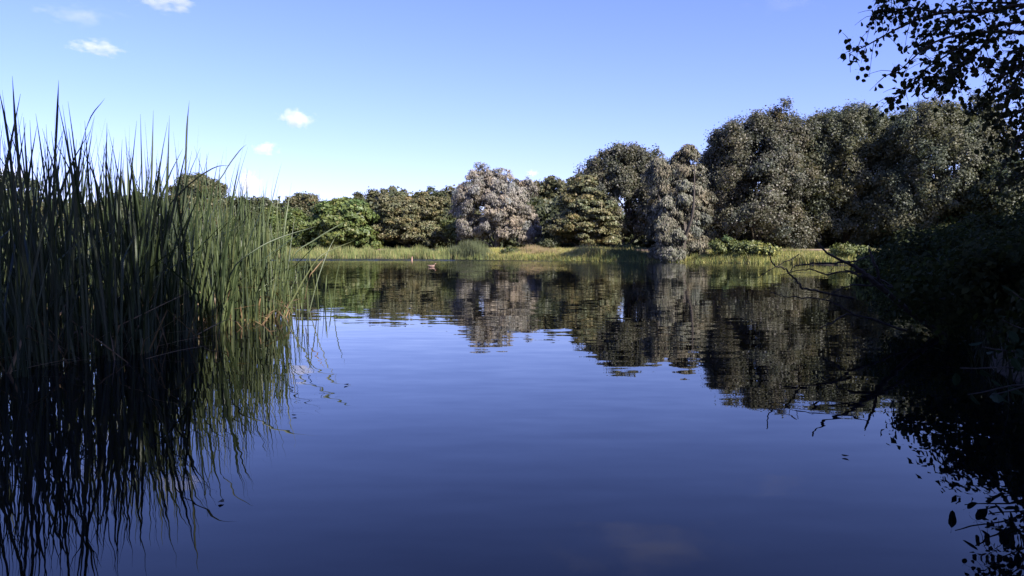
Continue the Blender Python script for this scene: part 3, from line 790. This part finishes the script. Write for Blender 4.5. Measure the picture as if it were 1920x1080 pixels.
leaning('blade leaning left out of the photo above the left reeds', [(60, 660, 7.6), (30, 380, 7.5), (12, 240, 7.5), (-4, 160, 7.4)], .022, 12, (.045, .06, .035))

# ------------------------------------------------------------------ right bank: overhanging aspen, shrubs, dead branches
def round_leaf(name, mat, w=.058, l=.062, seed=0, pointed=.25):
    rr = np.random.default_rng(seed)
    k = 12; v = [(0, l * .5, .004)]
    for i in range(k):
        a = i / k * 2 * math.pi
        rad = 1 + .05 * math.sin(5 * a + seed) + rr.normal(0, .02)
        tip = 1 + pointed * max(0, math.cos(a)) ** 6
        x, y = math.sin(a) * w * .5 * rad, l * .5 + math.cos(a) * l * .5 * rad * tip
        v.append((x, y, -.35 * abs(x) + .1 * (y - l * .5) ** 2 / l))
    f = [(0, 1 + (i + 1) % k, 1 + i) for i in range(k)]
    v += [(0, 0, 0), (.0012, -.035, .004), (-.0012, -.035, .004)]
    f.append((k + 1, k + 3, k + 2))
    return mesh_py(name, v, f, mat)

M_ASPEN = plain_leaf_mat('aspen_leaf', (.03, .038, .015), (.05, .058, .022), rough=.6)
M_BROAD = plain_leaf_mat('broad_leaf', (.014, .028, .012), (.024, .04, .016), rough=.7, scale=20)  # leaf greens darkened in place of deeper shade
ASPEN = [round_leaf('leaf', M_ASPEN, .047 * q, .05 * q, s) for s, q in ((1, 1), (2, 1.15), (3, .85), (4, 1.05))]

TB = np.array([8.6, 8.2])
tz = float(ground_z(*TB))
aspen = empty('aspen_tree', (TB[0], TB[1], tz), 'dark aspen with round leaves overhanging from the top right corner', 'tree')
A0 = np.array([TB[0], TB[1], tz])
T = Tubes(7)
stem = curve([A0 + [0, 0, -.4], A0 + [.1, 0, 1.5], A0 + [-.1, .1, 3.5], A0 + [-.4, 0, 5.6], A0 + [-.3, .2, 7.6]], 20)
T.add(stem, .14 * (1 - .8 * np.linspace(0, 1, len(stem))))
obj('trunk', T.mesh('trunk', M_BARK), aspen, tuple(-A0))
r = np.random.default_rng(81)
limbs = [  # photo points with distances, from the wood outwards
    [(1990, 10, 8.2), (1860, 20, 8.1), (1760, 25, 8.0), (1690, 50, 7.9), (1625, 85, 7.9), (1592, 100, 7.9)],
    [(1990, 70, 8.2), (1900, 60, 8.1), (1820, 62, 8.0), (1750, 80, 7.9), (1700, 120, 7.9), (1678, 140, 7.9)],
    [(1860, 62, 8.1), (1838, 92, 8.0), (1795, 122, 7.9), (1762, 138, 7.9), (1735, 150, 7.9)],
    [(1820, 62, 8.0), (1780, 100, 8.0), (1735, 130, 7.9), (1703, 165, 7.9), (1668, 192, 7.9)],
    [(1990, 120, 8.2), (1900, 135, 8.1), (1865, 150, 8.0), (1845, 185, 8.0), (1822, 212, 8.0)],
    [(1838, 92, 8.0), (1800, 128, 8.0), (1783, 150, 8.0), (1778, 168, 8.0)],
    [(1990, 160, 8.2), (1925, 200, 8.1), (1895, 225, 8.0), (1884, 262, 8.0)],
    [(1990, 215, 8.3), (1935, 240, 8.2), (1908, 262, 8.2), (1882, 270, 8.2)],
    [(1760, 25, 8.0), (1710, 15, 8.0), (1665, 25, 8.0), (1640, 30, 8.0)],
    [(1990, -40, 8.3), (1860, -30, 8.2), (1740, -15, 8.1), (1680, -5, 8.1), (1645, 15, 8.1)],
    [(1960, 90, 8.3), (1915, 110, 8.3), (1880, 118, 8.3), (1850, 115, 8.2)],
    [(1960, 0, 8.5), (1900, 5, 8.5), (1830, 5, 8.4), (1790, 15, 8.4)],
    [(1990, 250, 8.4), (1940, 300, 8.3), (1912, 330, 8.3), (1890, 345, 8.3)],
    [(1990, 90, 8.1), (1930, 120, 8.0), (1895, 165, 7.9), (1880, 205, 7.9), (1870, 235, 7.9)], [(1990, 40, 8.4), (1930, 40, 8.4), (1870, 50, 8.3), (1815, 85, 8.3), (1790, 105, 8.3)],
    [(1990, 200, 8.1), (1930, 235, 8.0), (1900, 285, 7.9), (1872, 330, 7.9)], [(1990, 180, 8.6), (1935, 175, 8.6), (1890, 150, 8.5)],
    [(1860, 20, 8.1), (1800, 40, 8.2), (1745, 60, 8.2), (1715, 90, 8.2)]]
leafspots = []
for pts in limbs:
    T = Tubes(5)
    p3 = [at(*p) for p in pts]
    s = stem[int(np.argmin(np.abs(stem[:, 2] - (p3[0][2] - .4))))] if pts[0][0] > 1950 else None
    c = curve(([s] if s is not None else []) + p3, 26)
    T.add(c, np.linspace(.026 if s is not None else .012, .0025, len(c)))
    vis = [i for i in range(len(c)) if c[i][0] / c[i][1] < .70]
    for i in vis:
        for q in range(2 if r.random() < .7 else 1):
            d = unit(r.normal(size=3) * [1, .8, .8] + [-.35, 0, -.35])
            ln = r.uniform(.06, .32)
            e = c[i] + d * ln
            tw = curve([c[i], c[i] + d * ln * .5 + [0, 0, .02], e + [0, 0, -.03]], 5)
            T.add(tw, np.linspace(.0035, .0015, len(tw)))
            for z in range(int(r.integers(2, 5))):
                leafspots.append(tw[int(r.integers(1, len(tw)))] + r.normal(0, .022, 3))
        if r.random() < .6: leafspots.append(c[i] + r.normal(0, .03, 3))
    obj('limb', T.mesh('limb', M_TWIG), aspen, tuple(-A0))
leafspots = np.array(leafspots)
# the outermost leaves, each one its own; the crowded rest joined
score = leafspots[:, 0] / leafspots[:, 1] + .35 * np.abs(leafspots[:, 2] - 3.1) / 8 + r.normal(0, .03, len(leafspots))
order = np.argsort(leafspots[:, 0] / leafspots[:, 1] + r.normal(0, .05, len(leafspots)))
for i in order[:290]:
    o = bpy.data.objects.new('leaf', ASPEN[int(r.integers(4))])
    o.location = tuple(leafspots[i] - A0)
    o.rotation_euler = (r.uniform(-2.6, -.3), r.normal(0, .7), r.uniform(0, 6.28))
    o.scale = (r.uniform(.75, 1.2),) * 3
    link(o, aspen)

def joined_leaves(P, size, r, seedmesh):
    me = seedmesh; v0 = np.array([v.co[:] for v in me.vertices]); tri = np.array([p.vertices[:] for p in me.polygons])
    n = len(P); a, b, c = r.uniform(-2.6, -.3, n), r.normal(0, .7, n), r.uniform(0, 6.28, n)
    ca, sa, cb, sb, cc, sc_ = np.cos(a), np.sin(a), np.cos(b), np.sin(b), np.cos(c), np.sin(c)
    z = np.zeros(n); o1 = np.ones(n)
    Rx = np.stack([o1, z, z, z, ca, -sa, z, sa, ca], 1).reshape(n, 3, 3)
    Ry = np.stack([cb, z, sb, z, o1, z, -sb, z, cb], 1).reshape(n, 3, 3)
    Rz = np.stack([cc, -sc_, z, sc_, cc, z, z, z, o1], 1).reshape(n, 3, 3)
    M = (Rz @ Ry @ Rx) * (size * r.uniform(.75, 1.2, n))[:, None, None]
    V = np.einsum('nij,kj->nki', M, v0) + P[:, None, :]
    F = tri[None] + (np.arange(n) * len(v0))[:, None, None]
    return V.reshape(-1, 3), F.reshape(-1, 3)

rest = leafspots[order[290:]]
lob = [(A0[0] - .9, A0[1], 6.0, 2.0, 1.6, 1.6), (A0[0] + .6, A0[1], 4.8, 1.8, 1.8, 2.2), (A0[0] - .3, A0[1], 7.0, 1.6, 1.6, 1.4), (A0[0] - .6, A0[1] + .2, 4.2, .9, .9, .9)]
BB, BNn = crown_points(lob, 150, .4, r)
extra = (BB[:, None, :] + r.normal(size=(len(BB), 22, 3)) * .24).reshape(-1, 3)
V, F = joined_leaves(np.vstack([rest, extra]), 1.0, r, ASPEN[0])
o = obj('foliage', mesh_np('foliage', V, F, M_ASPEN), aspen, tuple(-A0))
o['kind'] = 'stuff'

# dead branches that reach over the water
DB = np.array([5.35, 10.4, 0.])
DB[2] = float(ground_z(DB[0], DB[1]))
dead = empty('dead_branch', tuple(DB), 'bare dark dead branches reaching left over the water from the right bank', 'branch')
def twig(pts, r0, r1, T, D=10.):
    c = curve([at(p[0], p[1], p[2] if len(p) > 2 else D) for p in pts], max(8, 4 * len(pts)))
    c[1:] += np.random.default_rng(len(pts) + int(pts[0][0])).normal(0, .006, c[1:].shape)
    T.add(c, 1.35 * np.linspace(r0, r1, len(c)))
def branch(name, lines):
    T = Tubes(6)
    for pts, r0, r1 in lines: twig(pts, r0, r1, T)
    obj(name, T.mesh(name, M_TWIG), dead, tuple(-DB))
branch('main_limb', [([(1790, 640, 10.4), (1713, 590, 10.3), (1680, 563, 10.2), (1640, 528, 10), (1617, 511), (1600, 498), (1583, 491), (1551, 474), (1530, 451)], .034, .006),
                     ([(1700, 580, 10.3), (1655, 540, 10.1), (1643, 502), (1632, 474), (1628, 455)], .02, .006)])
branch('side_branch', [([(1583, 491), (1562, 494), (1532, 494), (1499, 496), (1487, 502), (1480, 512)], .011, .003),
                       ([(1583, 491), (1600, 490), (1619, 483), (1634, 477)], .010, .005), ([(1528, 484), (1532, 494)], .003, .004), ([(1502, 477), (1499, 502)], .003, .003)])
branch('side_branch', [([(1680, 540, 10.2), (1634, 517), (1615, 511), (1577, 510), (1552, 515), (1525, 506), (1506, 506), (1480, 512), (1461, 517)], .012, .003), ([(1552, 515), (1567, 497)], .004, .003), ([(1583, 505), (1604, 514), (1622, 521), (1660, 535, 10.1)], .006, .012)])
branch('side_branch', [([(1600, 560, 10.1), (1540, 548), (1505, 540), (1497, 530), (1491, 522), (1480, 513), (1471, 503), (1456, 500), (1448, 492), (1444, 477), (1444, 459)], .011, .005),
                       ([(1499, 476), (1456, 500), (1432, 513), (1420, 520)], .005, .0025), ([(1485, 483), (1485, 515)], .003, .003)])
branch('side_branch', [([(1700, 545, 10.2), (1647, 535), (1597, 535), (1570, 545), (1540, 562)], .012, .003), ([(1607, 504), (1632, 504), (1639, 498)], .004, .005)])
branch('side_branch', [([(1600, 590, 9.6), (1555, 565, 9.6), (1493, 557, 9.6), (1467, 555, 9.6), (1443, 547, 9.6)], .008, .003), ([(1700, 620, 9.8), (1600, 590, 9.6), (1560, 605, 9.6), (1535, 615, 9.6)], .012, .003)])

SHADE = [((.036, .044, .019), 4), ((.05, .056, .024), 3), ((.028, .036, .016), 2)]  # leaf colours darkened to stand in for the shade along this bank
G_RB = 'shrubs along the shaded right bank'
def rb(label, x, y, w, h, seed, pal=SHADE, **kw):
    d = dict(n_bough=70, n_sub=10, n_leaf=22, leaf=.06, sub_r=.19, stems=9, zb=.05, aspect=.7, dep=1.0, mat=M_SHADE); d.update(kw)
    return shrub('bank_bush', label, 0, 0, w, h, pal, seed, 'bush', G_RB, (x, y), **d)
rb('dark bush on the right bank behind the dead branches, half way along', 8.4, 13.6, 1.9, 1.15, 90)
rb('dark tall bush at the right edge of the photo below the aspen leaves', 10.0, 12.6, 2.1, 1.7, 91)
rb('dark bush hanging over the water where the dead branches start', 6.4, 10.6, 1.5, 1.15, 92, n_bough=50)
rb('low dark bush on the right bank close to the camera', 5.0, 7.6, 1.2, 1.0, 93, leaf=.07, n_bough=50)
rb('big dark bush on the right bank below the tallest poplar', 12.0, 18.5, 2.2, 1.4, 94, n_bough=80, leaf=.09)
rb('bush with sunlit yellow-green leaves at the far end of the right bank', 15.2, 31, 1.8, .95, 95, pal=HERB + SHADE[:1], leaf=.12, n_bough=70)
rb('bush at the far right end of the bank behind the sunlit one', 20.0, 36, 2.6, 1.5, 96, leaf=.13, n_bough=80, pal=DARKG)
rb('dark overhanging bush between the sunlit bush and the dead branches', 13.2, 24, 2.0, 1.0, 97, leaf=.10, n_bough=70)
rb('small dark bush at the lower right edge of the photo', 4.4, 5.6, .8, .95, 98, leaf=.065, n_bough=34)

# a young broad-leaved shrub right in front, at the lower right
q = at(1850, 700, 4.6)
Q0 = np.array([3.55, 4.9, 0.]); Q0[2] = float(ground_z(Q0[0], Q0[1]))
sap = empty('broadleaf_sapling', tuple(Q0), 'dark young shrub with large drooping leaves at the lower right edge', 'shrub')
BL = [round_leaf('leaf', M_BROAD, .046 * k, .075 * k, s, pointed=.5) for s, k in ((11, 1), (12, .85), (13, 1.15))]
r = np.random.default_rng(82)
for tip in ((1800, 690, 4.5), (1840, 650, 4.6), (1880, 600, 4.7), (1860, 740, 4.4), (1815, 740, 4.5), (1900, 670, 4.6), (1890, 540, 4.8)):
    e = at(*tip)
    T = Tubes(5)
    c = curve([Q0 + [r.normal(0, .05), r.normal(0, .05), -.2], Q0 * .5 + e * .5 + [.05, 0, .12], e], 10)
    T.add(c, np.linspace(.011, .003, len(c)))
    obj('stem', T.mesh('stem', M_TWIG), sap, tuple(-Q0))
    for k in range(8):
        i = int(r.integers(4, len(c)))
        o = bpy.data.objects.new('leaf', BL[int(r.integers(3))])
        o.location = tuple(c[i] + r.normal(0, .035, 3) - Q0)
        o.rotation_euler = (r.uniform(-1.3, -.2), r.normal(0, .4), r.uniform(0, 6.28))
        link(o, sap)

# ------------------------------------------------------------------ the wood behind the camera and on the right bank, whose shade covers the foreground
G_SH = 'tall trees behind the camera'
def shade_tree(label, x, y, w, h, seed, zb=2.5):
    z = float(ground_z(x, y))
    lobes = [(0, 0, (h + zb) / 2, w * .85, w * .85, (h - zb) * .48)]
    rr = np.random.default_rng(seed)
    for k in range(6):
        a = k * 1.05; lobes.append((w * .5 * math.cos(a), w * .5 * math.sin(a), rr.uniform(zb + 1.5, h - 2.5), w * .55, w * .55, (h - zb) * .25))
    return make_tree('shade_tree', label, (x, y, z), lobes, seed, DARKG, .22, h * .8, group=G_SH, n_bough=120, bough_r=1.2, n_sub=9, sub_r=.5, n_leaf=12, leaf=.46, aspect=.7)
for i, (x, y, w, h, where) in enumerate([(4.6, -3.6, 3.8, 13, 'just behind the camera at right'), (-.5, -6.5, 4.2, 14, 'straight behind the camera'), (9.5, -7.5, 4.5, 14, 'well behind the camera at right'),
        (14.5, 1.5, 4.2, 13, 'right of the aspen'), (18.5, 10, 4.5, 13, 'behind the right bank bushes'), (-6, -6, 4.5, 13, 'behind the camera at left'), (23, 18.5, 4.2, 12, 'furthest along the right bank'),
        (3, -13, 4.5, 15, 'furthest behind the camera'), (-9.5, 1.5, 4.0, 12, 'left of the reeds'), (10.2, -1.2, 3.6, 12.3, 'between the camera and the right bank trees'), (-11, -2.5, 4.2, 12, 'on the left bank behind the reeds'), (-15, 4, 4.2, 11, 'on the left bank beside the reeds'), (12.5, 7.0, 3.0, 11, 'close behind the aspen')]):
    shade_tree('tall leafy tree out of view ' + where, x, y, w, h, 120 + i)

# ------------------------------------------------------------------ small things on the water
def duck():
    D = 44.5
    p = at(810, 501, D)
    root = empty('duck', (p[0], D, 0), 'small brown duck swimming in the middle of the lake', 'duck')
    m, n, l = new_mat('duck_plumage')
    tc = n.new('ShaderNodeTexCoord'); nz = n.new('ShaderNodeTexNoise'); nz.inputs['Scale'].default_value = 22; nz.inputs['Detail'].default_value = 4
    rp = n.new('ShaderNodeValToRGB'); rp.color_ramp.elements[0].color = (.09, .055, .04, 1); rp.color_ramp.elements[1].color = (.42, .27, .21, 1)
    b = n.new('ShaderNodeBsdfPrincipled'); b.inputs['Roughness'].default_value = .7; o = n.new('ShaderNodeOutputMaterial')
    l.new(tc.outputs['Object'], nz.inputs['Vector']); l.new(nz.outputs[0], rp.inputs[0]); l.new(rp.outputs[0], b.inputs['Base Color']); l.new(b.outputs[0], o.inputs[0])
    mb, n, l = new_mat('duck_bill'); b = n.new('ShaderNodeBsdfPrincipled'); b.inputs['Base Color'].default_value = (.45, .2, .06, 1); o = n.new('ShaderNodeOutputMaterial'); l.new(b.outputs[0], o.inputs[0])
    # body, neck and head as one continuous surface of ring sections (x forward)
    secs = [(-.24, .115, .004, .004), (-.2, .09, .03, .02), (-.15, .065, .065, .045), (-.06, .045, .088, .07), (.04, .045, .09, .075), (.1, .055, .075, .072), (.135, .085, .05, .05), (.145, .13, .03, .034),
            (.152, .165, .029, .033), (.17, .185, .033, .033), (.195, .188, .027, .026), (.212, .182, .013, .014), (.216, .18, .004, .004)]
    V, F, k = [], [], 10
    for x, z, ry, rz in secs:
        for j in range(k):
            a = j / k * 2 * math.pi; V.append((x, ry * math.cos(a), z + rz * math.sin(a)))
    for i in range(len(secs) - 1):
        for j in range(k): F.append((i * k + j, i * k + (j + 1) % k, (i + 1) * k + (j + 1) % k, (i + 1) * k + j))
    F += [tuple(range(k - 1, -1, -1)), tuple((len(secs) - 1) * k + j for j in range(k))]
    obj('body', mesh_py('body', V, F, m, True), root)
    V = [(.208, -.013, .188), (.208, .013, .188), (.208, .013, .174), (.208, -.013, .174), (.255, -.014, .176), (.255, .014, .176), (.255, .014, .171), (.255, -.014, .171)]
    obj('bill', mesh_py('bill', V, [(0, 1, 5, 4), (1, 2, 6, 5), (2, 3, 7, 6), (3, 0, 4, 7), (4, 5, 6, 7)], mb), root)
    for s in (-1, 1):
        V = [(-.17, s * .06, .09), (-.05, s * .092, .065), (.06, s * .092, .075), (.05, s * .075, .112), (-.05, s * .07, .118), (-.15, s * .045, .11)]
        obj('wing', mesh_py('wing', V, [(0, 1, 2, 3, 4, 5)] if s > 0 else [(5, 4, 3, 2, 1, 0)], m), root)
    root.rotation_euler = (0, 0, R(-12))
    root.scale = (1.05,) * 3
duck()

def stake():
    D = 63.5
    p = at(772, 488, D)
    m = bark_mat('weathered_stake', (.22, .12, .085), (.42, .27, .2))
    T = []
    V, F, k = [], [], 9
    for z, rr, dx in ((-.5, .075, 0), (.0, .075, 0), (.12, .07, .01), (.26, .062, .015), (.335, .055, .02)):
        for j in range(k):
            a = j / k * 6.283; V.append((dx + rr * math.cos(a), rr * math.sin(a), z + (.05 * math.cos(a) if z > .3 else 0)))
    for i in range(4):
        for j in range(k): F.append((i * k + j, i * k + (j + 1) % k, (i + 1) * k + (j + 1) % k, (i + 1) * k + j))
    F.append(tuple(4 * k + j for j in range(k)))
    tag(obj('wooden_stake', mesh_py('wooden_stake', V, F, m), None, (p[0], D, 0)), 'short reddish wooden stake standing in the water before the far reed belt', 'stake')
stake()

LEAFW = plain_leaf_mat('floating_leaf', (.03, .026, .016), (.07, .055, .03))
for k, (px, py, s, lab) in enumerate([(412, 946, 1.0, 'dark floating leaf near the tip of the reed reflections'), (556, 781, .9, 'lone dark leaf floating in front of the sunlit reeds'),
                                      (653, 722, 1.2, 'floating leaf right of the lone reeds'), (1578, 856, 1.0, 'dark leaf floating on open blue water at right')]):
    a = at(px, py, 10); d = a - np.array([0, 0, CAM_H]); p = np.array([0, 0, CAM_H]) + d * (CAM_H / -d[2])
    o = obj('floating_leaf', round_leaf('floating_leaf', LEAFW, .05, .07, 30 + k, .4), None, (p[0], p[1], .012))
    o.rotation_euler = (0, 0, k * 1.3); o.scale = (s * .5,) * 3
    tag(o, lab, 'leaf')

# ------------------------------------------------------------------ clouds
def cloud(label, px, py, wpx, hpx, dens, seed, D=2400., thin=0.):
    m, n, l = new_mat('cloud_vapour')
    tc = n.new('ShaderNodeTexCoord')
    ln = n.new('ShaderNodeVectorMath'); ln.operation = 'LENGTH'
    nz = n.new('ShaderNodeTexNoise'); nz.inputs['Scale'].default_value = 1.7; nz.inputs['Detail'].default_value = 5; nz.inputs['Roughness'].default_value = .6
    mp = n.new('ShaderNodeMapping'); mp.inputs['Location'].default_value = (seed * 3.7, seed * 1.3, seed * .7); mp.inputs['Scale'].default_value = (1.6, 1, .9)
    a = n.new('ShaderNodeMath'); a.operation = 'MULTIPLY_ADD'; a.inputs[1].default_value = 2.4; a.inputs[2].default_value = -.62 - thin
    s = n.new('ShaderNodeMath'); s.operation = 'SUBTRACT'
    mx = n.new('ShaderNodeMath'); mx.operation = 'MULTIPLY'; mx.inputs[1].default_value = dens * .5; mx.use_clamp = False
    cl = n.new('ShaderNodeClamp')
    v = n.new('ShaderNodeVolumePrincipled'); v.inputs['Color'].default_value = (1, .985, .98, 1); v.inputs['Anisotropy'].default_value = .0
    o = n.new('ShaderNodeOutputMaterial')
    l.new(tc.outputs['Object'], ln.inputs[0]); l.new(tc.outputs['Object'], mp.inputs[0]); l.new(mp.outputs[0], nz.inputs['Vector'])
    l.new(nz.outputs[0], a.inputs[0]); l.new(a.outputs[0], s.inputs[0]); l.new(ln.outputs['Value'], s.inputs[1])
    l.new(s.outputs[0], cl.inputs[0]); l.new(cl.outputs[0], mx.inputs[0]); l.new(mx.outputs[0], v.inputs['Density']); l.new(v.outputs[0], o.inputs['Volume'])
    V, F, nu, nv = [], [], 20, 10
    for i in range(nv + 1):
        ph = math.pi * i / nv
        for j in range(nu):
            th = 2 * math.pi * j / nu; V.append((math.sin(ph) * math.cos(th), math.sin(ph) * math.sin(th), math.cos(ph)))
    for i in range(nv):
        for j in range(nu): F.append((i * nu + j, (i + 1) * nu + j, (i + 1) * nu + (j + 1) % nu, i * nu + (j + 1) % nu))
    p = at(px, py, D)
    ob = obj('cloud', mesh_py('cloud', V, F, m), None, tuple(p))
    w, h = wpx / F_PX * D, hpx / F_PX * D
    ob.scale = (w * .66, w * .55, h * .7)
    tag(ob, label, 'cloud')
cloud('small bright cumulus cloud, right one of the pair over the reeds', 555, 222, 80, 32, .10, 1)
cloud('small bright cumulus cloud, lower left one of the pair over the reeds', 498, 279, 58, 26, .09, 2)
cloud('flat white cloud left of the reeds high in the sky', 184, 89, 105, 26, .06, 3)
cloud('pinkish cloud cut by the top edge of the photo at left', 312, 4, 110, 34, .04, 4)
cloud('faint wispy cloud in the top left corner', 140, 26, 170, 40, .011, 5, thin=.1)
cloud('white cloud low behind the reeds left of the small dark tree', 466, 345, 60, 50, .12, 6)
cloud('tiny white cloud just right of the silver willow top', 998, 325, 28, 14, .2, 7)
cloud('white cloud low at the left edge behind the reeds', 20, 335, 90, 50, .12, 8)
cloud('thin veil of cloud at the top edge of the photo right of the middle', 1470, 2, 200, 40, .003, 9, thin=.12)
cloud('thin veil of cloud above the photo, seen only as a pale reflection at the bottom', 1210, -135, 420, 90, .0035, 10, thin=.05)
